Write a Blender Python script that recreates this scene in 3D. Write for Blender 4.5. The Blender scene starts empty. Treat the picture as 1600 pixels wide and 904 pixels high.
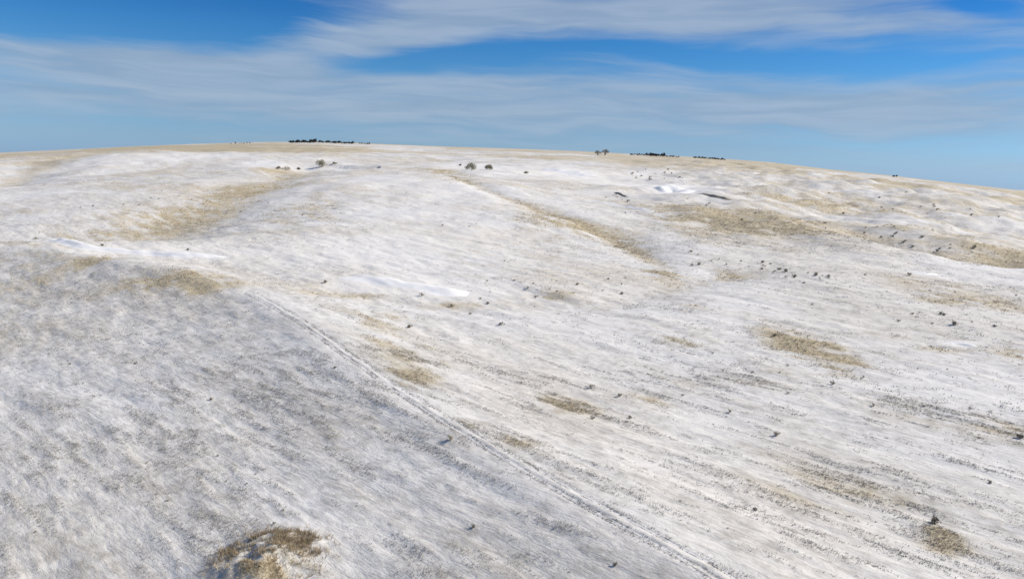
import bpy, math, random
import numpy as np
from mathutils import Matrix, Vector

R = math.radians
rng = np.random.default_rng(7)
random.seed(7)
sc = bpy.context.scene
col = sc.collection

# ------------------------------------------------------------------ camera
CAM_H = 40.0
PITCH, ROLL, FPX = 9.78, 2.0, 1143.0
cam_d = bpy.data.cameras.new('camera'); cam = bpy.data.objects.new('camera', cam_d); col.objects.link(cam)
cam_d.sensor_width = 36; cam_d.lens = FPX / 1600 * 36
cam_d.clip_start = 0.5; cam_d.clip_end = 40000
CM = Matrix.Translation((0, 0, CAM_H)) @ Matrix.Rotation(R(90 - PITCH), 4, 'X') @ Matrix.Rotation(R(ROLL), 4, 'Z')
cam.matrix_world = CM
sc.camera = cam

# ------------------------------------------------------------------ sun, sky, exposure
SUN_AZ, SUN_EL = 80.0, 36.0          # azimuth clockwise from +Y (the viewing direction)
sd = bpy.data.lights.new('sun', 'SUN'); sun = bpy.data.objects.new('sun', sd); col.objects.link(sun)
sd.energy = 5.0; sd.angle = R(0.5); sd.color = (1.0, 0.92, 0.795)
s_dir = Vector((math.sin(R(SUN_AZ)) * math.cos(R(SUN_EL)), math.cos(R(SUN_AZ)) * math.cos(R(SUN_EL)), math.sin(R(SUN_EL))))
sun.rotation_euler = s_dir.to_track_quat('Z', 'Y').to_euler()
sc.view_settings.view_transform = 'Standard'; sc.view_settings.look = 'None'
sc.view_settings.gamma = 1; sc.view_settings.use_curve_mapping = False
sc.view_settings.exposure = 0.09


class NT:
    """small helper to write node trees"""
    def __init__(s, tree):
        s.t = tree; s.t.nodes.clear()
    def n(s, kind, **kw):
        nd = s.t.nodes.new(kind)
        for k, v in kw.items():
            setattr(nd, k, v)
        return nd
    def put(s, sock, v):
        if isinstance(v, bpy.types.NodeSocket): s.t.links.new(v, sock)
        elif isinstance(v, (tuple, list)) and len(v) == 3 and sock.type == 'RGBA': sock.default_value = (*v, 1)
        else: sock.default_value = v
    def m(s, op, a, b=None, c=None, clamp=False):
        nd = s.n('ShaderNodeMath', operation=op, use_clamp=clamp)
        for i, v in enumerate((a, b, c)):
            if v is not None: s.put(nd.inputs[i], v)
        return nd.outputs[0]
    def mix(s, f, a, b, blend='MIX'):
        nd = s.n('ShaderNodeMix', data_type='RGBA', blend_type=blend)
        s.put(nd.inputs[0], f); s.put(nd.inputs[6], a); s.put(nd.inputs[7], b)
        return nd.outputs[2]
    def ramp(s, v, lo, hi, a=0.0, b=1.0):
        nd = s.n('ShaderNodeMapRange', interpolation_type='SMOOTHSTEP')
        s.put(nd.inputs[0], v)
        for i, k in enumerate((lo, hi, a, b)): s.put(nd.inputs[i + 1], k)
        return nd.outputs[0]
    def noise(s, vec, scale, detail=6, rough=0.55, w=None, dist=0.0):
        nd = s.n('ShaderNodeTexNoise')
        s.put(nd.inputs['Vector'], vec); s.put(nd.inputs['Scale'], scale); s.put(nd.inputs['Detail'], detail)
        s.put(nd.inputs['Roughness'], rough); s.put(nd.inputs['Distortion'], dist)
        return nd.outputs[0]
    def mapping(s, vec, loc=(0, 0, 0), rot=(0, 0, 0), scale=(1, 1, 1)):
        nd = s.n('ShaderNodeMapping')
        s.put(nd.inputs[0], vec); nd.inputs[1].default_value = loc; nd.inputs[2].default_value = rot; nd.inputs[3].default_value = scale
        return nd.outputs[0]
    def comb(s, x, y, z):
        nd = s.n('ShaderNodeCombineXYZ')
        for i, v in enumerate((x, y, z)): s.put(nd.inputs[i], v)
        return nd.outputs[0]


def pix_dir(px, py):
    d = CM.to_3x3() @ Vector(((px - 800) / FPX, -(py - 452) / FPX, -1))
    return d.normalized()


def pix_azel(px, py):
    d = pix_dir(px, py)
    return math.degrees(math.atan2(d.x, d.y)), math.degrees(math.asin(d.z))


w = bpy.data.worlds.new('World'); sc.world = w; w.use_nodes = True
N = NT(w.node_tree)
sky = N.n('ShaderNodeTexSky', sky_type='NISHITA', sun_disc=False)
sky.sun_elevation = R(SUN_EL); sky.sun_rotation = R(SUN_AZ)
sky.altitude = 1200; sky.air_density = 1.0; sky.dust_density = 0.3; sky.ozone_density = 2.5
tc = N.n('ShaderNodeTexCoord'); sep = N.n('ShaderNodeSeparateXYZ'); N.put(sep.inputs[0], tc.outputs['Generated'])
X, Y, Z = sep.outputs
az = N.m('MULTIPLY', N.m('ARCTAN2', X, Y), 180 / math.pi)
el = N.m('MULTIPLY', N.m('ARCSINE', Z), 180 / math.pi)
# clear air: deeper, more saturated blue away from the horizon
cr = N.n('ShaderNodeValToRGB'); N.put(cr.inputs[0], N.m('DIVIDE', el, 15.0))
els = cr.color_ramp.elements
els[0].position = 0.0; els[0].color = (0.36, 0.59, 1.12, 1); els[1].position = 1.0; els[1].color = (0.08, 0.43, 0.88, 1)
for pp, cc in ((0.067, (0.40, 0.60, 1.0)), (0.2, (0.41, 0.64, 0.94)), (0.36, (0.33, 0.65, 0.94)), (0.6, (0.19, 0.57, 0.93)), (0.8, (0.085, 0.43, 0.85))):
    e_ = els.new(pp); e_.color = (*cc, 1)
clear = N.mix(1.0, sky.outputs[0], cr.outputs[0], 'MULTIPLY')
# cirrus: wind-drawn streaks; a gently bowed sheet of thin ice cloud
warp = N.noise(N.comb(N.m('MULTIPLY', az, 0.05), N.m('MULTIPLY', el, 0.12), 3.1), 1.0, 4, 0.5)
el2 = N.m('ADD', el, N.m('MULTIPLY', N.m('SUBTRACT', warp, 0.5), 3.0))
st1 = N.noise(N.comb(N.m('MULTIPLY', az, 0.035), N.m('MULTIPLY', el2, 0.42), 0.7), 1.0, 6, 0.55, dist=0.3)
st2 = N.noise(N.comb(N.m('MULTIPLY', az, 0.11), N.m('MULTIPLY', el2, 1.1), 5.2), 1.0, 5, 0.52, dist=0.4)
base = N.m('ADD', N.m('MULTIPLY', st1, 0.72), N.m('MULTIPLY', st2, 0.28))


def band(px0, py0, px1, py1, half_len, half_w, amp):
    """soft elongated bank of cirrus lying between two sky directions"""
    a0, e0 = pix_azel(px0, py0); a1, e1 = pix_azel(px1, py1)
    ca, ce = (a0 + a1) / 2, (e0 + e1) / 2
    th = math.atan2(e1 - e0, a1 - a0)
    da = N.m('SUBTRACT', az, ca); de = N.m('SUBTRACT', el2, ce)
    u = N.m('ADD', N.m('MULTIPLY', da, math.cos(th)), N.m('MULTIPLY', de, math.sin(th)))
    v = N.m('SUBTRACT', N.m('MULTIPLY', de, math.cos(th)), N.m('MULTIPLY', da, math.sin(th)))
    L = math.hypot(a1 - a0, e1 - e0) / 2 * half_len
    q = N.m('ADD', N.m('POWER', N.m('ABSOLUTE', N.m('DIVIDE', u, L)), 2.0), N.m('POWER', N.m('ABSOLUTE', N.m('DIVIDE', v, half_w)), 2.0))
    return N.m('MULTIPLY', N.m('EXPONENT', N.m('MULTIPLY', q, -1.0)), amp)


bands = [band(-60, 95, 420, 95, 1.1, 1.5, 0.24),
         band(290, 122, 760, 18, 1.15, 1.25, 0.27),
         band(640, 20, 1420, 28, 1.1, 1.6, 0.24),
         band(420, 128, 1000, 130, 1.1, 0.8, 0.16),
         band(900, 145, 1620, 175, 1.2, 1.5, 0.26),
         band(0, 165, 800, 170, 1.2, 1.2, 0.16),
         band(1300, 45, 1650, 55, 1.0, 0.8, 0.06),
         band(-80, 10, 470, 22, 1.1, 1.8, -0.46),
         band(420, 92, 1000, 70, 1.0, 0.7, -0.2),
         band(950, 75, 1600, 100, 1.1, 0.8, -0.22),
         band(1480, 22, 1600, 26, 1.2, 0.5, -0.25)]
tot = base
for b_ in bands: tot = N.m('ADD', tot, b_)
cl = N.ramp(tot, 0.37, 0.74, 0.0, 0.84)
cl = N.m('MULTIPLY', cl, N.ramp(el, -0.5, 4.0, 0.6, 1.0))
cloud_col = N.mix(N.ramp(st2, 0.3, 0.7), (2.75, 3.75, 5.1), (3.6, 4.5, 5.75))
skyc = N.mix(cl, clear, cloud_col)
bg = N.n('ShaderNodeBackground'); N.put(bg.inputs[0], skyc); bg.inputs[1].default_value = 0.1
w.cycles.sampling_method = 'MANUAL'; w.cycles.sample_map_resolution = 512
wo = N.n('ShaderNodeOutputWorld'); w.node_tree.links.new(bg.outputs[0], wo.inputs[0])

# ------------------------------------------------------------------ terrain height field
def vnoise(x, y, seed=0):
    xi = np.floor(x).astype(np.int64); yi = np.floor(y).astype(np.int64)
    fx = x - xi; fy = y - yi
    fx = fx * fx * fx * (fx * (fx * 6 - 15) + 10); fy = fy * fy * fy * (fy * (fy * 6 - 15) + 10)
    def h(a, b):
        n = (a * 374761393 + b * 668265263 + seed * 974711) & 0xffffffff
        n = ((n ^ (n >> 13)) * 1274126177) & 0xffffffff
        return ((n ^ (n >> 16)) & 0xffff) / 65535.0
    a = h(xi, yi) * (1 - fx) + h(xi + 1, yi) * fx
    b = h(xi, yi + 1) * (1 - fx) + h(xi + 1, yi + 1) * fx
    return a * (1 - fy) + b * fy


def fbm(x, y, octv=4, gain=0.5, seed=0):
    s = 0; a = 1; t = 0
    for i in range(octv):
        s = s + a * vnoise(x * 2 ** i + 17.3 * i, y * 2 ** i - 9.1 * i, seed + i); t += a; a *= gain
    return s / t


def sstep(a, b, x):
    t = np.clip((x - a) / (b - a), 0, 1)
    return t * t * (3 - 2 * t)


WA = R(-48); WU = np.array([math.sin(WA), math.cos(WA)]); WV = np.array([WU[1], -WU[0]])   # wind direction

skyline = [(-500, 258), (-200, 246), (0, 239), (100, 234), (200, 229), (300, 225), (400, 222), (500, 221), (600, 225), (700, 229),
           (800, 232), (900, 236), (1000, 241), (1100, 246), (1200, 253), (1300, 265), (1400, 275), (1500, 287), (1600, 299), (1800, 322), (2100, 350)]
sk_az, sk_t = [], []
for px, py in skyline:
    a, e = pix_azel(px, py); sk_az.append(a); sk_t.append(math.tan(R(e)))
RC = 1600.0


def z_base(x, y):
    r = np.hypot(x, y) + 1e-6
    a = np.degrees(np.arctan2(x, y))
    e = np.interp(a, sk_az, sk_t, left=-0.012, right=-0.018)
    top = e * RC + CAM_H
    t = np.clip((r - 110) / (RC - 110), 0, 1)
    z = top * t ** 1.05
    # beyond the crest the land falls away to a lower plain
    d = np.clip(r - RC, 0, None)
    z = z - 0.018 * d * sstep(0, 500, d) * (1 - sstep(3000, 9000, d) * 0.45)
    return z


def catmull(pts, n=8):
    P = [np.array(p, float) for p in pts]
    P = [2 * P[0] - P[1]] + P + [2 * P[-1] - P[-2]]
    out = []
    for i in range(1, len(P) - 2):
        for k in range(n):
            t = k / n
            out.append(0.5 * (2 * P[i] + (P[i + 1] - P[i - 1]) * t + (2 * P[i - 1] - 5 * P[i] + 4 * P[i + 1] - P[i + 2]) * t * t
                              + (3 * P[i] - P[i - 1] - 3 * P[i + 1] + P[i + 2]) * t ** 3))
    out.append(P[-2])
    return np.array(out)


def unproject(px, py, zf):
    """where the view ray through a photograph pixel meets the land"""
    d = pix_dir(px, py)
    rh = math.hypot(d.x, d.y); ux, uy, uz = d.x / rh, d.y / rh, d.z / rh
    r = np.geomspace(40, 2400, 200)
    gap = zf(ux * r, uy * r) - (CAM_H + uz * r)
    hit = np.nonzero(gap >= 0)[0]
    if len(hit):
        i = max(hit[0], 1); a = r[i - 1]; b = r[i]; ga = gap[i - 1]; gb = gap[i]
        t = np.linspace(a, b, 24); g = zf(ux * t, uy * t) - (CAM_H + uz * t); k = int(np.nonzero(g >= 0)[0][0]); q = t[k]
    else:
        q = r[int(np.argmin(np.abs(gap) / r + (r > RC * 1.02) * 1e3))]
    return np.array([ux * q, uy * q])


def poly(pxs, zf=z_base, n=4):
    return catmull([unproject(px, py, zf) for px, py in pxs], n)


def pdist(x, y, P, margin=None):
    """distance to polyline, signed side (+ = left of travel), parameter 0..1; points beyond margin are skipped"""
    if margin is not None:
        k = (x > P[:, 0].min() - margin) & (x < P[:, 0].max() + margin) & (y > P[:, 1].min() - margin) & (y < P[:, 1].max() + margin)
        D = np.full(x.shape, 1e6); S = np.zeros(x.shape); T = np.zeros(x.shape)
        if k.any(): D[k], S[k], T[k] = pdist(x[k], y[k], P)
        return D, S, T
    best = np.full(x.shape, 1e18); side = np.zeros(x.shape); par = np.zeros(x.shape)
    M = len(P) - 1
    for i in range(M):
        ax, ay = P[i]; bx, by = P[i + 1]; ex, ey = bx - ax, by - ay; L2 = ex * ex + ey * ey + 1e-9
        t = np.clip(((x - ax) * ex + (y - ay) * ey) / L2, 0, 1)
        dx, dy = x - ax - t * ex, y - ay - t * ey
        d2 = dx * dx + dy * dy
        k = d2 < best
        best = np.where(k, d2, best); side = np.where(k, np.sign(ex * (y - ay) - ey * (x - ax)), side); par = np.where(k, (i + t) / M, par)
    return np.sqrt(best), side, par


def z_land(x, y):
    """the broad lie of the land, before its crests, gullies and banks"""
    r = np.hypot(x, y); far = sstep(150, 600, r)
    z = z_base(x, y) + (fbm(x / 160, y / 160, 4, 0.5, 3) - 0.5) * (2.0 + 7 * far) * (1 - sstep(1200, 1600, r))
    return z + (fbm(x / 28, y / 28, 3, 0.5, 11) - 0.5) * (0.7 + 2.2 * far) * (1 - sstep(1200, 1600, r))


def z_crest(x, y): return z_land(x, y) + 1.3


TRACK_PX = [(1480, 1120), (1290, 1000), (1180, 935), (1110, 889), (1062, 864), (1010, 835), (932, 792), (831, 734), (731, 676), (650, 626), (600, 592), (535, 548), (480, 508), (430, 478), (385, 455)]
track_l = poly(TRACK_PX, z_crest, 6)
# shoulder line of the foreground rise: the track, then its far edge
should_l = poly(TRACK_PX + [(300, 428), (200, 407), (90, 390), (-60, 378), (-300, 372)], z_crest, 2)
swale_l = poly([(520, 256), (470, 264), (400, 285), (340, 318), (260, 350), (205, 374)], z_land)
gully_l = poly([(690, 275), (740, 298), (800, 322), (850, 340), (905, 352), (960, 372), (1010, 395), (1060, 425)], z_land)
gully2_l = poly([(1200, 335), (1280, 345), (1360, 368), (1440, 385), (1530, 398), (1640, 405)], z_land)
drain_l = poly([(60, 385), (200, 395), (330, 408), (440, 432), (560, 452), (680, 464), (800, 462), (930, 470), (1060, 440), (1180, 420), (1300, 430)], z_land)
crest_l = poly([(560, 262), (600, 262), (660, 270), (720, 300), (790, 335), (860, 375)])
knoll = np.array([1e6, 1e6])
rim_l = poly([(1180, 259), (1260, 268), (1340, 280), (1430, 292), (1520, 304), (1620, 318)])
vale_l = poly([(-60, 292), (0, 279), (50, 266), (95, 250), (150, 243), (230, 240)])
bank_l = poly([(1034, 300), (1062, 300), (1092, 304), (1120, 310), (1146, 314)])
bumps = [((1040, 296), 26, 3.0), ((30, 256), 75, 6), ((190, 250), 110, 7), ((330, 250), 90, 4), ((1330, 300), 60, 5), ((1480, 325), 60, 6), ((1400, 345), 35, 3), ((1180, 300), 45, 4), ((1560, 350), 40, 4),
         ((1250, 300), 50, 3), ((560, 300), 90, 3), ((880, 262), 60, 3.0), ((1130, 275), 70, 3)]
bumps = [(unproject(*p, z_base), s, h) for p, s, h in bumps]


def Zf(x, y):
    x = np.asarray(x, float); y = np.asarray(y, float)
    z = z_land(x, y)
    r = np.hypot(x, y)
    far = sstep(150, 600, r)
    az_ = np.degrees(np.arctan2(x, y))
    z = z + (fbm(x / 55, y / 42, 4, .55, 31) - .5) * far * (1 - sstep(1200, 1600, r)) * (3 + 12 * sstep(5, 16, az_))
    u = x * WU[0] + y * WU[1]; v = x * WV[0] + y * WV[1]
    z = z + (fbm(u / 14, v / 4.2, 2, 0.5, 21) - 0.5) * 0.55 * (1 - sstep(250, 500, r))
    near_t = sstep(2.4, 5, pdist(x, y, track_l, 8)[0])
    z = z + ((fbm(u / 6.5, v / 1.25, 3, .55, 23) - .5) * .29 * (1 - sstep(120, 260, r)) + (fbm(u / 9, v / 3.2, 3, .55, 27) - .5) * .7 * sstep(100, 220, r) * (1 - sstep(400, 700, r))) * near_t
    # foreground rise: falls away to the left of the shoulder line
    d, s, p = pdist(x, y, should_l)
    z = z - np.where(s > 0, 1, 0) * np.minimum(d, 140) * 0.125 * sstep(-2, 8, d) + 1.3 * np.exp(-(d / 14) ** 2)
    z = z - np.where(s < 0, 1, 0) * 1.6 * sstep(4, 40, d) * np.exp(-(d / 160) ** 2)
    d, s, p = pdist(x, y, track_l, 5); z = z - 0.2 * sstep(1.2, .95, d)
    for P, m, dep, wd in ((swale_l, 110, 5.0, 34), (gully_l, 40, 1.7, 10), (gully2_l, 70, 4.0, 22), (drain_l, 45, 1.3, 12), (crest_l, 200, -4.5, 60), (vale_l, 150, 7.0, 45)):
        d, s, p = pdist(x, y, P, m); z = z - dep * np.exp(-(d / wd) ** 2) * sstep(0, .12, p) * sstep(1, .88, p)
    for c, sg, h in bumps:
        z = z + h * np.exp(-(((x - c[0]) ** 2 + (y - c[1]) ** 2) / sg ** 2))
    z = z + np.exp(-(((x - knoll[0]) / 5.0) ** 2 + ((y - knoll[1]) / 5.2) ** 2)) * (1.0 + 2.0 * fbm(x / 2.3, y / 2.3, 3, .6, 77))
    return z


knoll = unproject(418, 884, Zf)      # the small rise at the bottom of the frame


def P3(px, py):
    q = unproject(px, py, Zf)
    return Vector((q[0], q[1], float(Zf(q[0:1], q[1:2])[0])))


# ------------------------------------------------------------------ exposed-grass and packed-snow masks (real ground cover)
tan_patches = [  # px, py, half width px, half height px, strength
    (1232, 528, 32, 13, 2.0), (1262, 546, 36, 15, 2.0), (1295, 565, 34, 15, 1.8), (640, 590, 42, 16, .8), (640, 555, 60, 24, .45), (880, 635, 55, 16, .75), (1060, 530, 45, 14, .6), (1072, 478, 26, 7, .9),
    (1040, 430, 22, 6, 1.0), (885, 345, 42, 6, 1.3), (960, 375, 60, 14, .6), (1150, 342, 70, 12, .8), (1225, 352, 46, 10, 1.1), (290, 345, 90, 22, .65), (385, 300, 40, 14, .7),
    (430, 270, 40, 6, .8), (270, 434, 80, 10, 1.1), (330, 448, 40, 6, .9), (150, 405, 40, 5, .8), (1300, 770, 110, 30, .5), (1460, 825, 22, 16, 1.2), (1475, 855, 40, 14, .7), (1560, 665, 40, 14, .8), (600, 500, 90, 20, .5), (860, 466, 50, 8, .8),
    (790, 690, 60, 12, .6), (1010, 625, 40, 16, .5), (415, 880, 80, 40, .7), (710, 480, 40, 5, .7), (1580, 405, 30, 8, .9), (1130, 430, 40, 8, .6), (540, 462, 60, 5, .5), (590, 530, 40, 14, .4),
    (1180, 590, 120, 18, .3), (1210, 700, 60, 24, .35), (1420, 640, 60, 20, .3), (1330, 330, 80, 10, .5), (200, 330, 60, 12, .4), (480, 330, 60, 12, .3), (690, 268, 24, 5, 1.0),
    (1500, 470, 60, 6, .4), (1400, 520, 60, 6, .4), (1580, 552, 24, 5, .7), (1470, 545, 40, 4, .5), (720, 660, 40, 12, .5)]
snow_patches = [(880, 270, 70, 9, 1.2), (1060, 298, 30, 8, 1.3), (610, 445, 90, 10, .9), (250, 395, 170, 12, .8), (660, 285, 80, 16, .7), (760, 262, 40, 5, .6), (180, 250, 80, 6, .6), (700, 380, 200, 60, .45), (640, 330, 120, 30, .4), (1500, 535, 30, 3, .9), (545, 438, 30, 6, .6), (405, 258, 20, 4, .9), (500, 262, 60, 5, .7), (1130, 660, 90, 30, .25)]


def patch_frame(px, py, hw, hh, s):
    c = unproject(px, py, Zf); e1 = unproject(px + hw, py, z_base) - unproject(px, py, z_base)
    e2 = unproject(px, py - hh, z_base) - unproject(px, py + hh, z_base)
    L1 = np.linalg.norm(e1); L2 = min(np.linalg.norm(e2) / 2, L1 * 6)
    t1 = e1 / L1
    return c, t1, np.array([-t1[1], t1[0]]), L1, L2, s


tan_f = [patch_frame(*q) for q in tan_patches]; snow_f = [patch_frame(*q) for q in snow_patches]


def patch_masks(x, y):
    x = np.asarray(x, float); y = np.asarray(y, float)
    tan = np.zeros(x.shape); snow = np.zeros(x.shape)
    u = x * WU[0] + y * WU[1]; v = x * WV[0] + y * WV[1]
    wx = x + (fbm(x / 13, y / 13, 3, .6, 81) - .5) * 14; wy = y + (fbm(x / 13, y / 13, 3, .6, 85) - .5) * 14
    for arr, lst in ((tan, tan_f), (snow, snow_f)):
        for c, t1, t2, L1, L2, s in lst:
            k = np.clip(min(L1, L2) / 14, .15, 1)
            dx, dy = x + (wx - x) * k - c[0], y + (wy - y) * k - c[1]
            q = ((dx * t1[0] + dy * t1[1]) / L1) ** 2 + ((dx * t2[0] + dy * t2[1]) / L2) ** 2
            arr += s * np.exp(-q)
    tan += .3 * sstep(.46, .66, fbm(x / 48, y / 48, 3, .5, 99)) * sstep(150, 260, np.hypot(x, y))
    tan *= .25 + 1.3 * sstep(.3, .62, fbm(u / 11, v / 4, 3, .6, 95))
    for P, wd, s in ((vale_l, 20, .8), (rim_l, 26, .8)):
        d, sd_, p = pdist(x, y, P, wd * 3); tan += s * np.exp(-(d / wd) ** 2) * sstep(0, .06, p) * sstep(1, .9, p)
    for P, wd, s in ((gully_l, 5, .8), (gully2_l, 14, .6), (swale_l, 22, .4), (drain_l, 6, .25)):
        d, sd_, p = pdist(x, y, P, wd * 3); tan += s * np.exp(-(d / wd) ** 2) * sstep(0, .06, p) * sstep(1, .9, p)
    d, s, p = pdist(x, y, should_l)
    snow -= np.where(s > 0, 1, 0) * 0.16 * sstep(0, 8, d) * np.exp(-(d / 150) ** 2)
    r = np.hypot(x, y); a = np.degrees(np.arctan2(x, y))
    tan += 0.75 * sstep(900, 1250, r) * (fbm(x / 300, y / 120, 3, .5, 5) > .47) * (1 - sstep(4000, 8000, r))
    tan += .35 * sstep(300, 420, r) * sstep(8, 18, a) * sstep(.42, .62, fbm(x / 36, y / 26, 4, .6, 87))
    tan += 0.6 * sstep(950, 1250, r) * sstep(-8, -20, a)
    return tan, snow


# polar tessellation, dense where the land is near, all the way round
NA = 760
aa = np.concatenate([np.linspace(-180, -44, 60, endpoint=False), np.linspace(-44, 44, NA, endpoint=False), np.linspace(44, 180, 60, endpoint=False)])
rr = np.concatenate([np.linspace(2, 50, 14, endpoint=False), np.geomspace(50, 2200, 620, endpoint=False), np.geomspace(2200, 14000, 40)])
AA, RR = np.meshgrid(np.radians(aa), rr)
gx = (RR * np.sin(AA)).ravel(); gy = (RR * np.cos(AA)).ravel()
gz = Zf(gx, gy)
na, nr = len(aa), len(rr)
idx = np.arange(na * nr).reshape(nr, na)
i0 = idx[:-1]; i1 = idx[1:]
quads = np.stack([i0, np.roll(i0, -1, 1), np.roll(i1, -1, 1), i1], -1).reshape(-1, 4)


def np_mesh(name, verts, faces, nside, smooth=True):
    me = bpy.data.meshes.new(name)
    me.vertices.add(len(verts)); me.vertices.foreach_set('co', np.asarray(verts, np.float32).ravel())
    nf = len(faces)
    me.loops.add(nf * nside); me.loops.foreach_set('vertex_index', np.asarray(faces, np.int32).ravel())
    me.polygons.add(nf); me.polygons.foreach_set('loop_start', np.arange(0, nf * nside, nside, dtype=np.int32))
    me.polygons.foreach_set('loop_total', np.full(nf, nside, np.int32))
    me.polygons.foreach_set('use_smooth', np.full(nf, smooth))
    me.update(calc_edges=True); me.validate()
    return me


def link(name, me, mat=None, parent=None):
    o = bpy.data.objects.new(name, me); col.objects.link(o)
    if mat is not None and len(me.materials) == 0: me.materials.append(mat)
    if parent is not None: o.parent = parent
    return o


def tag(o, label=None, cat=None, group=None, kind=None):
    if label: o['label'] = label
    if cat: o['category'] = cat
    if group: o['group'] = group
    if kind: o['kind'] = kind
    return o


# ------------------------------------------------------------------ materials
def bsdf_mat(name):
    m = bpy.data.materials.new(name); m.use_nodes = True
    n = NT(m.node_tree)
    b = n.n('ShaderNodeBsdfPrincipled'); o = n.n('ShaderNodeOutputMaterial'); m.node_tree.links.new(b.outputs[0], o.inputs[0])
    b.inputs['Specular IOR Level'].default_value = 0.15
    return m, n, b


SNOW = (0.79, 0.775, 0.745)


def ground_mat():
    m, n, b = bsdf_mat('snowy_prairie')
    g = n.n('ShaderNodeNewGeometry'); pos = g.outputs['Position']
    at = n.n('ShaderNodeAttribute', attribute_name='tan').outputs['Fac']
    asn = n.n('ShaderNodeAttribute', attribute_name='snow').outputs['Fac']
    # streak space: x along the wind
    ang = math.atan2(WU[1], WU[0])
    st = n.mapping(pos, rot=(0, 0, -ang)); sp = n.n('ShaderNodeSeparateXYZ'); n.put(sp.inputs[0], st)
    sv = n.comb(n.m('MULTIPLY', sp.outputs[0], 0.27), sp.outputs[1], 0.0)
    flat = n.n('ShaderNodeSeparateXYZ'); n.put(flat.inputs[0], pos); fv = n.comb(flat.outputs[0], flat.outputs[1], 0.0)
    n_big = n.noise(fv, 0.012, 5, 0.55)
    n_mid = n.noise(sv, 0.10, 9, 0.68, dist=0.4)
    n_fine = n.noise(sv, 1.1, 7, 0.72, dist=0.5)
    n_iso = n.noise(fv, 0.35, 8, 0.7)
    s = n.m('MULTIPLY', n_mid, 0.72)
    s = n.m('ADD', s, n.m('MULTIPLY', n_fine, 0.75))
    s = n.m('ADD', s, n.m('MULTIPLY', n_iso, 0.78))
    s = n.m('ADD', s, n.m('MULTIPLY', n_big, 0.36))
    s = n.m('ADD', s, n.m('MULTIPLY', at, 0.36))
    s = n.m('SUBTRACT', s, n.m('MULTIPLY', asn, 0.34))
    cover = n.ramp(s, 1.08, 1.80)
    straw = n.mix(n_iso, (0.56, 0.485, 0.345), (0.43, 0.365, 0.245))
    stub = n.mix(n_fine, (0.38, 0.36, 0.325), (0.25, 0.235, 0.21))
    tn = n.m('ADD', at, n.m('MULTIPLY', n.m('SUBTRACT', n_mid, 0.5), 1.2))
    grass = n.mix(n.ramp(n.m('ADD', tn, n.m('MULTIPLY', n_big, 0.5)), 0.15, 1.0), stub, straw)
    snowc = n.mix(n.ramp(n_big, 0.35, 0.65), SNOW, (0.785, 0.75, 0.69))
    c = n.mix(cover, snowc, grass)
    n.put(b.inputs['Base Color'], c)
    b.inputs['Roughness'].default_value = 0.75
    hgt = n.m('ADD', n.m('MULTIPLY', n_fine, 0.35), n.m('ADD', n.m('MULTIPLY', n_mid, 1.0), n.m('MULTIPLY', n_iso, 0.35)))
    bp = n.n('ShaderNodeBump'); bp.inputs['Strength'].default_value = 0.8; bp.inputs['Distance'].default_value = 0.7
    n.put(bp.inputs['Height'], hgt); n.put(b.inputs['Normal'], bp.outputs[0])
    return m


def simple_mat(name, c1, c2, scale=3.0, rough=0.8, bump=0.0, transl=0.0, per_obj=0.0):
    m, n, b = bsdf_mat(name)
    tcn = n.n('ShaderNodeNewGeometry').outputs['Position']
    nz = n.noise(tcn, scale, 5, 0.65)
    c = n.mix(n.ramp(nz, 0.3, 0.7), c1, c2)
    if per_obj:
        oi = n.n('ShaderNodeObjectInfo'); h = n.n('ShaderNodeHueSaturation'); n.put(h.inputs['Color'], c)
        n.put(h.inputs['Value'], n.m('ADD', 1 - per_obj, n.m('MULTIPLY', oi.outputs['Random'], 2 * per_obj))); c = h.outputs[0]
    n.put(b.inputs['Base Color'], c); b.inputs['Roughness'].default_value = rough
    if bump:
        bp = n.n('ShaderNodeBump'); bp.inputs['Strength'].default_value = bump; bp.inputs['Distance'].default_value = 0.1
        n.put(bp.inputs['Height'], nz); n.put(b.inputs['Normal'], bp.outputs[0])
    return m


M_ground = ground_mat()
M_snow = simple_mat('packed_snow', (0.85, 0.84, 0.82), (0.90, 0.89, 0.87), 0.5, 0.6, 0.3)
M_track = simple_mat('wheel_track', (0.84, 0.83, 0.81), (0.66, 0.65, 0.63), 1.6, 0.7, 0.6)
M_verge = simple_mat('track_verge', (0.30, 0.275, 0.23), (0.72, 0.71, 0.68), 1.6, 0.85, 0.8)
M_earth_shade = simple_mat('earth_with_shade', (0.20, 0.175, 0.14), (0.36, 0.33, 0.28), 0.8, 0.95, 0.8)  # earth tone that also carries the painted shade of the longer bank
M_straw = simple_mat('dry_straw', (0.66, 0.56, 0.39), (0.52, 0.43, 0.285), 0.6, 0.8)
M_stub = simple_mat('grey_stubble', (0.44, 0.425, 0.395), (0.31, 0.30, 0.28), 0.4, 0.85)
M_brown = simple_mat('brown_stems', (0.33, 0.26, 0.165), (0.48, 0.40, 0.28), 0.9, 0.85)
M_sage = simple_mat('sagebrush_leaf', (0.21, 0.185, 0.14), (0.36, 0.32, 0.245), 5, 0.85, per_obj=0.4)
M_cedar = simple_mat('olive_cedar_leaf', (0.22, 0.205, 0.135), (0.33, 0.305, 0.21), 0.9, 0.8)
M_rust = simple_mat('tawny_thicket_twig', (0.20, 0.16, 0.09), (0.30, 0.25, 0.15), 0.9, 0.85)
M_belt = simple_mat('dark_conifer_needle', (0.028, 0.038, 0.036), (0.05, 0.062, 0.056), 0.5, 0.8, per_obj=0.3)
M_bark = simple_mat('grey_bark', (0.10, 0.085, 0.07), (0.17, 0.15, 0.13), 4, 0.9, 0.4)

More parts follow.
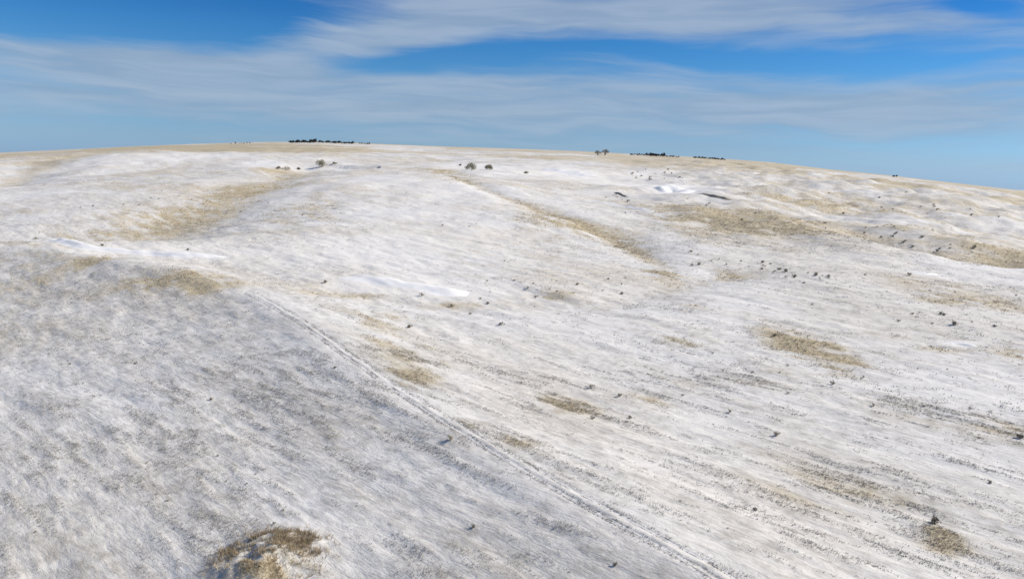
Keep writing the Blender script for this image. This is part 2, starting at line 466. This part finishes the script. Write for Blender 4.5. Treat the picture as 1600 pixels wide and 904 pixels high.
M_twig = simple_mat('bare_grey_twigs', (0.22, 0.20, 0.18), (0.30, 0.28, 0.25), 4, 0.9)

# ------------------------------------------------------------------ ground
me = np_mesh('ground', np.stack([gx, gy, gz], 1), quads, 4)
tanv, snowv = patch_masks(gx, gy)
for nm, v in (('tan', tanv), ('snow', snowv)):
    at = me.attributes.new(nm, 'FLOAT', 'POINT'); at.data.foreach_set('value', v.astype(np.float32))
ground = link('ground', me, M_ground); tag(ground, kind='structure')


# ------------------------------------------------------------------ ribbons laid over the land: track, snow drifts, eroded banks with painted shade
def resample(P, step):
    seg = np.linalg.norm(np.diff(P, axis=0), axis=1); s = np.concatenate([[0], np.cumsum(seg)])
    n = max(3, int(s[-1] / step)); t = np.linspace(0, s[-1], n)
    return np.stack([np.interp(t, s, P[:, 0]), np.interp(t, s, P[:, 1])], 1), t / s[-1]


def ribbon(name, P, us, prof, mat, step=0.6, mats=None, wob=0.0):
    """us: offsets across in metres; prof(u, t, k) height above the land"""
    Q, t = resample(P, step)
    T = np.gradient(Q, axis=0); T /= np.linalg.norm(T, axis=1)[:, None]; Nn = np.stack([T[:, 1], -T[:, 0]], 1)
    us = np.asarray(us, float)
    XY = Q[:, None, :] + Nn[:, None, :] * us[None, :, None]
    z = Zf(XY[..., 0].ravel(), XY[..., 1].ravel()).reshape(XY.shape[:2])
    U, Tt = np.meshgrid(us, t)
    z = z + prof(U, Tt, XY)
    n, mm = z.shape
    V = np.concatenate([XY, z[..., None]], -1).reshape(-1, 3)
    ii = np.arange(n * mm).reshape(n, mm)
    F = np.stack([ii[:-1, :-1], ii[:-1, 1:], ii[1:, 1:], ii[1:, :-1]], -1).reshape(-1, 4)
    o = link(name, np_mesh(name, V, F, 4), mat)
    return o


# the two-track farm road: verge sheet with two snow-filled wheel ruts as its parts
def verge_prof(U, T, XY):
    d0 = np.minimum(np.abs(U - 0.75), np.abs(U + 0.75))
    lump = (fbm(XY[..., 0] / .7, XY[..., 1] / .7, 3, .6, 41) - .3) * 0.22
    lie = 0.04 - 0.08 * sstep(1.08, 1.3, np.abs(U)) + lump * .5 * sstep(.25, .5, d0) - 0.09 * sstep(.36, .22, d0)
    return lie + 0.2 * sstep(1.2, .95, np.abs(U))
track = ribbon('track', track_l, [-1.3, -1.2, -1.05, -.9, -.75, -.6, -.35, 0, .35, .6, .75, .9, 1.05, 1.2, 1.3], verge_prof, M_ground, 0.5)
tag(track, kind='structure')
for s in (-1, 1):
    rt = ribbon('wheel_rut', track_l, s * 0.75 + np.array([-.17, -.1, 0, .1, .17]),
                lambda U, T, XY, s=s: -0.02 - 0.015 * (np.abs(U - s * .75) < .12) + 0.2 * sstep(1.2, .95, np.abs(U)) + (fbm(XY[..., 0] / 2, XY[..., 1] / 2, 2, .5, 3) - .5) * 0.12, M_track, 0.5)
    rt.parent = track


def drift(pxs, width, h, skew=0.3, seed=1):
    P = poly(pxs, Zf, 6)
    width = width * 1.35; us = np.linspace(-1, 1, 17) * width
    def pr(U, T, XY):
        ends = np.minimum(sstep(0, .18, T), sstep(1, .8, T))
        wv = .75 + .9 * (fbm(XY[..., 0] / 16, XY[..., 1] / 16, 3, .5, seed) - .4)
        U = U + width * .5 * (fbm(XY[..., 0] / 9 + 40, XY[..., 1] / 9, 3, .55, seed + 5) - .5)
        q = np.clip(U / width, -1, 1); q = q + skew * (1 - q * q)
        body = np.clip(np.cos(np.clip(q, -1, 1) * math.pi / 2), 0, 1) ** 1.9
        return body * ends * h * wv - 0.16 - 0.15 * (np.abs(U) > width * .95)
    o = ribbon('snow_drift', P, us, pr, M_snow, 0.9); tag(o, kind='structure'); return o


drift([(70, 372), (110, 381), (160, 391), (220, 396), (300, 400), (380, 405)], 3.4, 1.25, .3, 2)
drift([(520, 436), (560, 437), (610, 442), (660, 450), (700, 457), (745, 462)], 4.2, 1.3, .3, 3)
drift([(840, 266), (880, 270), (930, 276)], 10, 2.2, .3, 4)
drift([(905, 311), (950, 318), (990, 325), (1030, 333)], 2.4, .9, .3, 5)
drift([(1030, 300), (1052, 299), (1078, 302)], 9, 2.8, .3, 6)
drift([(1470, 536), (1500, 538), (1530, 543)], 1.2, .35, .3, 7)
drift([(1420, 424), (1445, 428), (1475, 430)], 1.8, .6, .3, 8)


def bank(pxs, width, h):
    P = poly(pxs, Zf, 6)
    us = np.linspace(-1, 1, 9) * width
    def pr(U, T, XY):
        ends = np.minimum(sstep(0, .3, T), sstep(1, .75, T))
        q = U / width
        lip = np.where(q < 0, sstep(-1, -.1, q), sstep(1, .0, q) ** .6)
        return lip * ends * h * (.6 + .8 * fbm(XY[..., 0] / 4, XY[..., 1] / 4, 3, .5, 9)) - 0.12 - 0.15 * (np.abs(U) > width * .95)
    o = ribbon('shaded_eroded_bank', P, us, pr, M_earth_shade, 0.8); tag(o, kind='structure'); return o


bank([(1086, 303), (1146, 314)], 2.4, 1.0)  # dark earth colour here also paints in the shade line along the bank
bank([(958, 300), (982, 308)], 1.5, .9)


# ------------------------------------------------------------------ grass (real blades)
def blades(P, k, hgt, wid, spread, lean=0.35):
    """P (n,3); k blades each, one triangle per blade"""
    n = len(P)
    B = np.repeat(P, k, 0); m = len(B)
    hh = np.repeat(hgt, k) * rng.uniform(.55, 1.15, m); ww = np.repeat(wid, k) * rng.uniform(.6, 1.3, m)
    th = rng.uniform(0, 2 * math.pi, m); off = rng.uniform(0, 1, m) ** .7 * np.repeat(spread, k)
    ox, oy = np.cos(th) * off, np.sin(th) * off
    ph = rng.uniform(0, math.pi, m)
    tx = np.cos(th) * hh * .45 - WU[0] * hh * lean; ty = np.sin(th) * hh * .45 - WU[1] * hh * lean
    base = B + np.stack([ox, oy, np.full(m, -.04)], 1)
    e = np.stack([np.cos(ph) * ww, np.sin(ph) * ww, np.zeros(m)], 1)
    tip = base + np.stack([tx, ty, hh], 1)
    V = np.stack([base - e, base + e, tip], 1).reshape(-1, 3)
    return V, np.arange(len(V)).reshape(-1, 3)


def scatter_fan(n, r0, r1, amax=38):
    r = np.sqrt(rng.uniform(r0 ** 2, r1 ** 2, n)); a = np.radians(rng.uniform(-amax, amax, n))
    return r * np.sin(a), r * np.cos(a)


def keep_field(x, y, tan, snow, thr, sl, iso):
    u = x * WU[0] + y * WU[1]; v = x * WV[0] + y * WV[1]
    if iso: return sstep(thr, thr + sl, .6 * fbm(x / 3.2, y / 2.6, 4, .62, 55) + .3 * fbm(u / 16, v / 5, 3, .6, 51) + .2 * fbm(x / 40, y / 40, 3, .5, 71) + tan * .1 - snow * .2)
    f = .32 * fbm(u / 16, v / 3.6, 4, .6, 51) + .45 * fbm(u / 6.5, v / 1.25, 3, .55, 23) + .12 * fbm(x / 7, y / 7, 3, .5, 57) + .21 * fbm(x / 60, y / 60, 3, .5, 71)
    return sstep(thr, thr + sl, f + tan * .18 - snow * .2)


def grass_layer(name, n, r0, r1, h, wd, sp, k, mat, thr, label, tanmin=None):
    x, y = scatter_fan(n, r0, r1)
    tn, sn = patch_masks(x, y)
    p = keep_field(x, y, tn, sn, thr, .24, tanmin is None and r0 > 100)
    if tanmin is not None: p = p * sstep(tanmin, tanmin + .5, tn)
    d, s_, q = pdist(x, y, track_l)
    sel = (rng.uniform(0, 1, n) < np.maximum(p, .5 * ((d > .95) & (d < 1.5)) + .45 * (d < .5))) & ((d > .95) | (d < .5)) if tanmin is None else (rng.uniform(0, 1, n) < p) & (d > 1.15)
    x, y = x[sel], y[sel]
    P = np.stack([x, y, Zf(x, y)], 1); m = len(P)
    V, F = blades(P, k, rng.uniform(h * .5, h, m), np.full(m, wd), rng.uniform(sp * .5, sp, m))
    o = link(name, np_mesh(name, V, F, 3, False), mat); tag(o, label, 'grass', kind='stuff')
    return m


c = []
c.append(grass_layer('stubble_grass', 260000, 55, 150, .30, .03, .26, 4, M_stub, .53, 'grey short grass poking through snow in the foreground'))
c.append(grass_layer('stubble_grass', 240000, 150, 420, .42, .06, .45, 3, M_stub, .56, 'grey short grass poking through snow in the middle distance'))
c.append(grass_layer('dry_grass', 60000, 55, 180, .5, .03, .3, 5, M_straw, .52, 'straw coloured dry grass in bare patches of the near slope', .3))
c.append(grass_layer('dry_grass', 90000, 180, 700, .8, .09, .7, 5, M_straw, .53, 'straw coloured dry grass in bare patches of the far hills', .3))
print('tufts', c)

# ragged grass left standing along the edges and the crown of the track
tq, tt = resample(track_l, .04)
tT = np.gradient(tq, axis=0); tT /= np.linalg.norm(tT, axis=1)[:, None]
kk = rng.integers(0, len(tq), 16000); off = rng.choice([-1.02, -.5, .5, 1.02], 16000) + rng.normal(0, .09, 16000)
ex = tq[kk] + np.stack([tT[kk, 1], -tT[kk, 0]], 1) * off[:, None]
sel = rng.uniform(0, 1, len(ex)) < .6 * sstep(1, .8, kk / len(tq)) * sstep(.42, .7, fbm(ex[:, 0] / 2.4 + off * 3, ex[:, 1] / 2.4, 3, .6, 33))
ex = ex[sel]; EP = np.stack([ex[:, 0], ex[:, 1], Zf(ex[:, 0], ex[:, 1]) + .2 * sstep(1.2, .95, np.abs(off[sel]))], 1)
V, F = blades(EP, 4, rng.uniform(.12, .3, len(EP)), np.full(len(EP), .03), np.full(len(EP), .12), .3)
o = link('verge_grass', np_mesh('verge_grass', V, F, 3, False), M_stub, track); tag(o, kind='stuff')

# knoll at the bottom of the frame: brown rim of tall grass, straw and snow inside
def knoll_grass(n, q0, q1, back_only, h, mat, name, label, thr):
    a = rng.uniform(0, 2 * math.pi, n); q = np.sqrt(rng.uniform(q0 ** 2, q1 ** 2, n))
    q = q * (.82 + .36 * fbm(np.cos(a) * 2.2 + 5, np.sin(a) * 2.2 + 5, 3, .6, 97))
    kx = knoll[0] + np.cos(a) * q * 6.6; ky = knoll[1] + np.sin(a) * q * 5.6
    f = fbm(kx / (1.5 if back_only else .8), ky / (1.5 if back_only else .8), 4, .6, 91 if back_only else 93)
    p = sstep(thr, thr + .2, f)
    if back_only: p = p * sstep(-.3, .7, np.sin(a)) * (np.exp(-((q - .8) / .2) ** 2) + .25) * sstep(1.4, .5, q)
    else: p = p * sstep(1.15, .35, q)
    sel = rng.uniform(0, 1, n) < p
    kx, ky = kx[sel], ky[sel]; KP = np.stack([kx, ky, Zf(kx, ky)], 1); m = len(KP)
    V, F = blades(KP, 6, rng.uniform(.5, 1, m) * h, np.full(m, .028), np.full(m, .22), .15)
    o = link(name, np_mesh(name, V, F, 3, False), mat); tag(o, label, 'grass', kind='stuff')


knoll_grass(9000, .1, 1.4, True, .85, M_brown, 'tall_grass', 'tall brown grass rimming the small snowy knoll at the bottom edge', .40)
knoll_grass(9000, 0, 1.15, False, .4, M_straw, 'dry_grass', 'straw coloured grass on top of the small knoll at the bottom edge', .46)


# ------------------------------------------------------------------ shrubs and trees
def leaf_cloud(n, fn, size):
    """small irregular quads around points given by fn(i)"""
    V = []; F = []
    for i in range(n):
        p = np.array(fn(i)); s = size * random.uniform(.5, 1.3)
        a1 = np.array([random.gauss(0, 1) for _ in range(3)]); a1 /= np.linalg.norm(a1)
        a2 = np.cross(a1, [random.gauss(0, 1) for _ in range(3)]); a2 /= np.linalg.norm(a2) + 1e-9
        b0 = len(V)
        V += [p - a1 * s, p - a2 * s * .6, p + a1 * s, p + a2 * s * .6]; F.append((b0, b0 + 1, b0 + 2, b0 + 3))
    return V, F


def limb(V, F, p0, p1, r0, r1, k=5):
    p0 = np.array(p0, float); p1 = np.array(p1, float); d = p1 - p0; d /= np.linalg.norm(d) + 1e-9
    a = np.cross(d, [0.3, 0.9, 0.2]); a /= np.linalg.norm(a); b = np.cross(d, a); b0 = len(V)
    for p, r in ((p0, r0), (p1, r1)):
        for i in range(k):
            t = 2 * math.pi * i / k; V.append(p + (a * math.cos(t) + b * math.sin(t)) * r)
    for i in range(k): F.append((b0 + i, b0 + (i + 1) % k, b0 + k + (i + 1) % k, b0 + k + i))


def mesh_of(name, V, F, mat):
    me = bpy.data.meshes.new(name); me.from_pydata([tuple(v) for v in V], [], F); me.update(); me.materials.append(mat); return me


def sage_mesh(seed, wide=.5, tall=.75, mat=None):
    random.seed(seed); V = []; F = []
    cl = [(random.gauss(0, .45) * wide, random.gauss(0, .45) * wide, tall * random.uniform(.3, .85), random.uniform(.14, .26)) for _ in range(10)]
    for c in cl: limb(V, F, (0, 0, -.1), c[:3], .035, .015, 3)
    def fn(i):
        c = cl[i % 10]; return (c[0] + random.uniform(-.75, .75) * c[3], c[1] + random.uniform(-.75, .75) * c[3], max(.03, c[2] + random.uniform(-1, 1) * c[3] * .8))
    v, f = leaf_cloud(170, fn, .095); b0 = len(V); V += v; F += [tuple(i + b0 for i in q) for q in f]
    return mesh_of('shrub', V, F, mat or M_sage)


sage = [sage_mesh(100 + i, random.uniform(.45, .65), random.uniform(.55, .85)) for i in range(6)]


def shrub(px, py, size, label, group=None, name='sagebrush', kind=None):
    p = P3(px, py); size *= .74
    o = link(name, random.choice(sage) if kind is None else kind); o.location = p
    o.rotation_euler.z = random.uniform(0, 6.28); o.scale = (size * random.uniform(.85, 1.2), size * random.uniform(.85, 1.2), size * random.uniform(.8, 1.1))
    tag(o, label, 'shrub', group); return o


random.seed(5)
single = [(784, 508, 1.5, 'round dark shrub alone on the snow just above centre of the frame'),
          (704, 688, 1.3, 'grey tangled shrub close to the left edge of the wheel track'),
          (924, 606, 1.3, 'dark shrub standing alone in pale snow right of the track'),
          (1212, 680, 1.5, 'dark upright shrub in open snow below the ochre grass patch'),
          (508, 442, 1.7, 'small dark shrub at the left end of the bright snow drift'),
          (55, 831, .5, 'small black shrub in the bottom left corner of the slope'),
          (109, 569, .7, 'tiny dark shrub high on the left foreground slope'),
          (524, 575, .8, 'small dark shrub on the slope left of the wheel track'),
          (330, 625, .9, 'low dark shrub in the middle of the left foreground slope'),
          (212, 568, .9, 'low brown shrub in a tan stain on the left slope'),
          (1594, 684, 1.3, 'black shrub cut off by the right edge of the frame'),
          (1460, 818, 1.7, 'brown dead shrub in the dark grass patch at lower right'),
          (1300, 600, 1.2, 'dark shrub at the lower tip of the ochre grass patch'),
          (1210, 525, 1.6, 'dark shrub at the upper left tip of the ochre grass patch'),
          (706, 479, 1.9, 'wide dark shrub with snow below it near the drainage'),
          (734, 491, 1.2, 'small shrub a step right of the wide drainage shrub'),
          (660, 462, 1.7, 'dark shrub at the right foot of the long snow drift'),
          (640, 512, 1.8, 'low wide shrub above the tan patch by the track'),
          (961, 884, .7, 'spiky dark shrub at the bottom edge right of the track'),
          (740, 823, .7, 'flat dark shrub on the near slope left of the track'),
          (1180, 797, .7, 'small blue grey shrub low in the right foreground'),
          (1522, 388, 3.0, 'tall dark bush beside the green gully at far right'),
          (1420, 430, 2.2, 'dark flat shrub beside a bright snow patch at right'),
          (160, 384, 1.6, 'small dark shrub rising from the long left snow drift'),
          (294, 391, 1.5, 'dark shrub behind the long left snow drift'),
          (55, 374, 2.2, 'dark shrub at the far left end of the foreground crest'),
          (963, 304, 2.6, 'dark shrub at the head of the small eroded bank'),
          (1005, 836, .5, 'small dark shrub between the wheel ruts low in the frame')]
for px, py, s, lb in single: shrub(px, py, s, lb)
zones = [  # x0, y0, x1, y1 (line), jitter x, jitter y, n, size, label, group
    (1075, 398, 1290, 432, 14, 9, 34, 2.0, 'the dark sagebrush in the speckled diagonal band', 'sagebrush in the diagonal band'),
    (985, 268, 1065, 276, 8, 5, 20, 3.4, 'the grey bushes clustered below the right skyline grove', 'bushes below the skyline'),
    (1300, 345, 1500, 388, 26, 8, 34, 2.4, 'the grey sagebrush along the far right gully', 'sagebrush along the right gully'),
    (770, 462, 960, 440, 30, 10, 24, 1.5, 'the dark sagebrush along the mid frame drainage', 'sagebrush along the drainage'),
    (1330, 300, 1560, 340, 40, 9, 22, 2.8, 'the small bushes on the rough upper right hillside', 'bushes on the upper right hillside'),
    (1300, 450, 1560, 500, 60, 22, 22, 1.4, 'the low sagebrush on the snowy right flat', 'sagebrush on the right flat'),
    (1020, 560, 1560, 640, 40, 40, 22, .8, 'the small sagebrush on the lower right snow field', 'sagebrush on the lower right snow'),
    (960, 640, 1000, 600, 30, 20, 8, 1.0, 'the small sagebrush in the spot right of the track', 'sagebrush right of the track'),
    (940, 300, 990, 332, 18, 5, 9, 2.2, 'the dark bushes along the short snow ribbon', 'bushes along the snow ribbon'),
    (360, 310, 470, 345, 30, 10, 14, 1.6, 'the small bushes by the tan left swale', 'bushes by the tan swale'),
    (60, 330, 300, 300, 40, 14, 12, 1.7, 'the small bushes on the pale upper left slope', 'bushes on the left slope'),
    (560, 300, 820, 400, 60, 30, 14, 1.0, 'the tiny shrubs on the smooth central snow hill', 'shrubs on the central hill'),
    (60, 640, 520, 760, 60, 60, 16, .55, 'the tiny dark shrubs on the near left slope', 'shrubs on the near left slope'),
    (1060, 330, 1280, 350, 20, 8, 12, 2.2, 'the dark bushes in the upper right tan hollow', 'bushes in the tan hollow')]
ORD = ['first', 'second', 'third', 'fourth', 'fifth', 'sixth', 'seventh', 'eighth', 'ninth', 'tenth', 'eleventh', 'twelfth', 'thirteenth', 'fourteenth', 'fifteenth',
       'sixteenth', 'seventeenth', 'eighteenth', 'nineteenth', 'twentieth'] + ['twenty-' + k for k in ('first', 'second', 'third', 'fourth', 'fifth', 'sixth', 'seventh', 'eighth', 'ninth')] + ['thirtieth'] + ['thirty-' + k for k in ('first', 'second', 'third', 'fourth')]
random.seed(9)
for x0, y0, x1, y1, jx, jy, nn, s, lb, gp in zones:
    pts = []
    for i in range(nn):
        t = random.random()
        pts.append((x0 + (x1 - x0) * t + random.gauss(0, jx * .8), y0 + (y1 - y0) * t + random.gauss(0, jy * .95)))
    pts.sort()
    for i, (qx, qy) in enumerate(pts):
        shrub(qx, qy, s * random.uniform(.3, 1.0) ** 1.3 * 1.15, f'{ORD[i]} from the left of {lb}', gp)


def crown_mesh(name, seed, n, rx, rz, z0, leaf, mat, lumps=9):
    random.seed(seed)
    cl = []
    for i in range(lumps):
        a = random.uniform(0, 6.28); q = random.uniform(.1, .75)
        h = random.uniform(0, 1); wsc = math.sqrt(max(.08, 1 - (h * 1.25 - .35) ** 2))
        cl.append((math.cos(a) * q * rx * wsc, math.sin(a) * q * rx * wsc, z0 + h * rz, rx * random.uniform(.25, .42)))
    def fn(i):
        c = random.choice(cl); d = np.array([random.gauss(0, 1) for _ in range(3)]); d /= np.linalg.norm(d); rr_ = c[3] * random.uniform(.5, 1.05)
        return (c[0] + d[0] * rr_, c[1] + d[1] * rr_, max(.1, c[2] + d[2] * rr_ * .85))
    V, F = leaf_cloud(n, fn, leaf)
    return mesh_of(name, V, F, mat)


def trunk_mesh(seed, h, r, mat, limbs=6, spread=.5):
    random.seed(seed); V = []; F = []; p = np.array([0, 0, -.3]); pts = [p]
    for i in range(4):
        p = p + np.array([random.gauss(0, .05) * h, random.gauss(0, .05) * h, h / 4]); pts.append(p)
    for i in range(4): limb(V, F, pts[i], pts[i + 1], r * (1 - i * .2), r * (1 - (i + 1) * .2), 7)
    for i in range(limbs):
        b = pts[1 + i % 4]; a = random.uniform(0, 6.28); L = h * spread * random.uniform(.5, 1)
        limb(V, F, b, b + np.array([math.cos(a) * L, math.sin(a) * L, L * random.uniform(.3, .9)]), r * .4, r * .1, 5)
    return mesh_of('trunk', V, F, mat)


def tree(px, py, trunk, crown, scale, name, label, group=None, cat='tree', sink=0.0):
    p = P3(px, py)
    t = bpy.data.objects.new(name, None); col.objects.link(t); t.location = p - Vector((0, 0, sink)); t.rotation_euler.z = random.uniform(0, 6.28)
    t.scale = (scale * random.uniform(.9, 1.1), scale * random.uniform(.9, 1.1), scale * random.uniform(.85, 1.1))
    link('trunk', trunk, parent=t); link('crown', crown, parent=t)
    tag(t, label, cat, group); return t


# cedars on the far hill
ced_t = trunk_mesh(31, 3.6, .35, M_bark)
for px, py, rx, rz, seed, lb in ((737, 266, 8.2, 4.0, 1, 'larger olive cedar of the pair on the far snowy hill'), (765, 266, 6.2, 3.2, 2, 'smaller olive cedar right of its bigger twin on the hill'),
                                 (503, 261, 7.5, 5.0, 3, 'rounded olive cedar at the head of the left swale')):
    tree(px, py, ced_t, crown_mesh('crown', seed, 1100, rx, rz, 1.6, .42, M_cedar, 14), 1.0, 'cedar_tree', lb)
for px, py, rx, rz, seed, lb in ((446, 265, 8.0, 3.0, 5, 'tawny tangled thicket left of the rounded cedar'), (435, 264, 4.5, 2.6, 6, 'small tawny bush left of the tangled thicket'),
                                 (467, 265, 4.0, 1.2, 7, 'low tawny bush between the thicket and the rounded cedar'), (522, 256, 4.5, .8, 8, 'low flat olive bush right of the rounded cedar'),
                                 (822, 271, 5.0, 1.2, 9, 'low grey green bush on the bright snow bank'), (719, 259, 2.6, 1.0, 10, 'small grey bush left of the cedar pair')):
    tree(px, py, ced_t, crown_mesh('crown', seed + 40, 600, rx, rz, .8, .35, M_rust if px < 480 else M_cedar, 10), .8, 'thicket_bush', lb, cat='bush')


# bare trees on the skyline
def bare_tree(px, py, h, seed, label):
    random.seed(seed); VT = []; FT = []; VC = []; FC = []
    def grow(p, d, L, r, depth):
        q = p + d * L
        if depth < 2: limb(VT, FT, p, q, r, r * .7, 6)
        else: limb(VC, FC, p, q, max(r, .07), max(r * .6, .055), 3)
        if depth >= 6: return
        for _ in range(3 if depth < 4 else 2):
            dd = d + np.array([random.gauss(0, .6), random.gauss(0, .6), random.gauss(.08, .3)]); dd /= np.linalg.norm(dd)
            grow(q, dd, L * random.uniform(.66, .85), r * .62, depth + 1)
    for k in range(3):
        d0 = np.array([random.gauss(0, .4), random.gauss(0, .4), 1.0]); grow(np.array([random.gauss(0, .02) * h, random.gauss(0, .02) * h, -.4]), d0 / np.linalg.norm(d0), h * .17, h * .028, 0)
    p = P3(px, py)
    t = bpy.data.objects.new('bare_tree', None); col.objects.link(t); t.location = p
    link('trunk', mesh_of('trunk', VT, FT, M_bark), parent=t); link('crown', mesh_of('crown', VC, FC, M_twig), parent=t)
    tag(t, label, 'tree')


bare_tree(934, 243, 17, 3, 'smaller left bare tree of the pair on the skyline')
bare_tree(945, 243, 21, 4, 'larger right bare tree of the pair on the skyline')

# shelterbelts along the skyline
belt_t = trunk_mesh(51, 4.2, .28, M_bark, 5, .4)
belt_c = [crown_mesh('crown', 60 + i, 330, 3.9, random.uniform(3.0, 4.4), 1.1, .62, M_belt, 11) for i in range(5)]
random.seed(11)


def sky_y(px): return float(np.interp(px, [s[0] for s in skyline], [s[1] for s in skyline]))


def belt(x0, x1, nn, sc_, label, group, dy=1.5):
    for i in range(nn):
        px = x0 + (x1 - x0) * (i + random.uniform(.1, .9)) / nn
        tree(px, sky_y(px) + dy + random.uniform(-.4, .6), belt_t, random.choice(belt_c), sc_ * random.uniform(.55, 1.25), 'shelterbelt_tree', label, group)


belt(452, 493, 24, 1.0, 'dark evergreen in the left half of the long skyline shelterbelt', 'trees of the left shelterbelt')
belt(497, 553, 30, .85, 'dark evergreen in the thinner right half of the long skyline shelterbelt', 'trees right of the shelterbelt gap')
belt(560, 580, 6, .55, 'small faint tree trailing off the long shelterbelt at its right end', 'trees trailing off the shelterbelt')
belt(984, 1010, 16, .55, 'dark tree at the left tail of the right skyline grove', 'trees at the left tail of the grove')
belt(1010, 1037, 18, 1.0, 'tall dark tree in the thick middle of the right skyline grove', 'trees in the middle of the grove')
belt(1037, 1062, 14, .5, 'small dark tree at the right tail of the skyline grove', 'trees at the right tail of the grove')
belt(1084, 1134, 36, .55, 'dark tree in the farthest right shelterbelt on the skyline', 'trees of the farthest right shelterbelt')
belt(360, 392, 8, .45, 'tiny dark tree on the tan skyline at left', 'tiny trees on the left skyline')
belt(1393, 1401, 3, .6, 'lone dark tree clump on the sloping skyline at right', 'lone clump on the right skyline')
print('objects', len(bpy.data.objects))
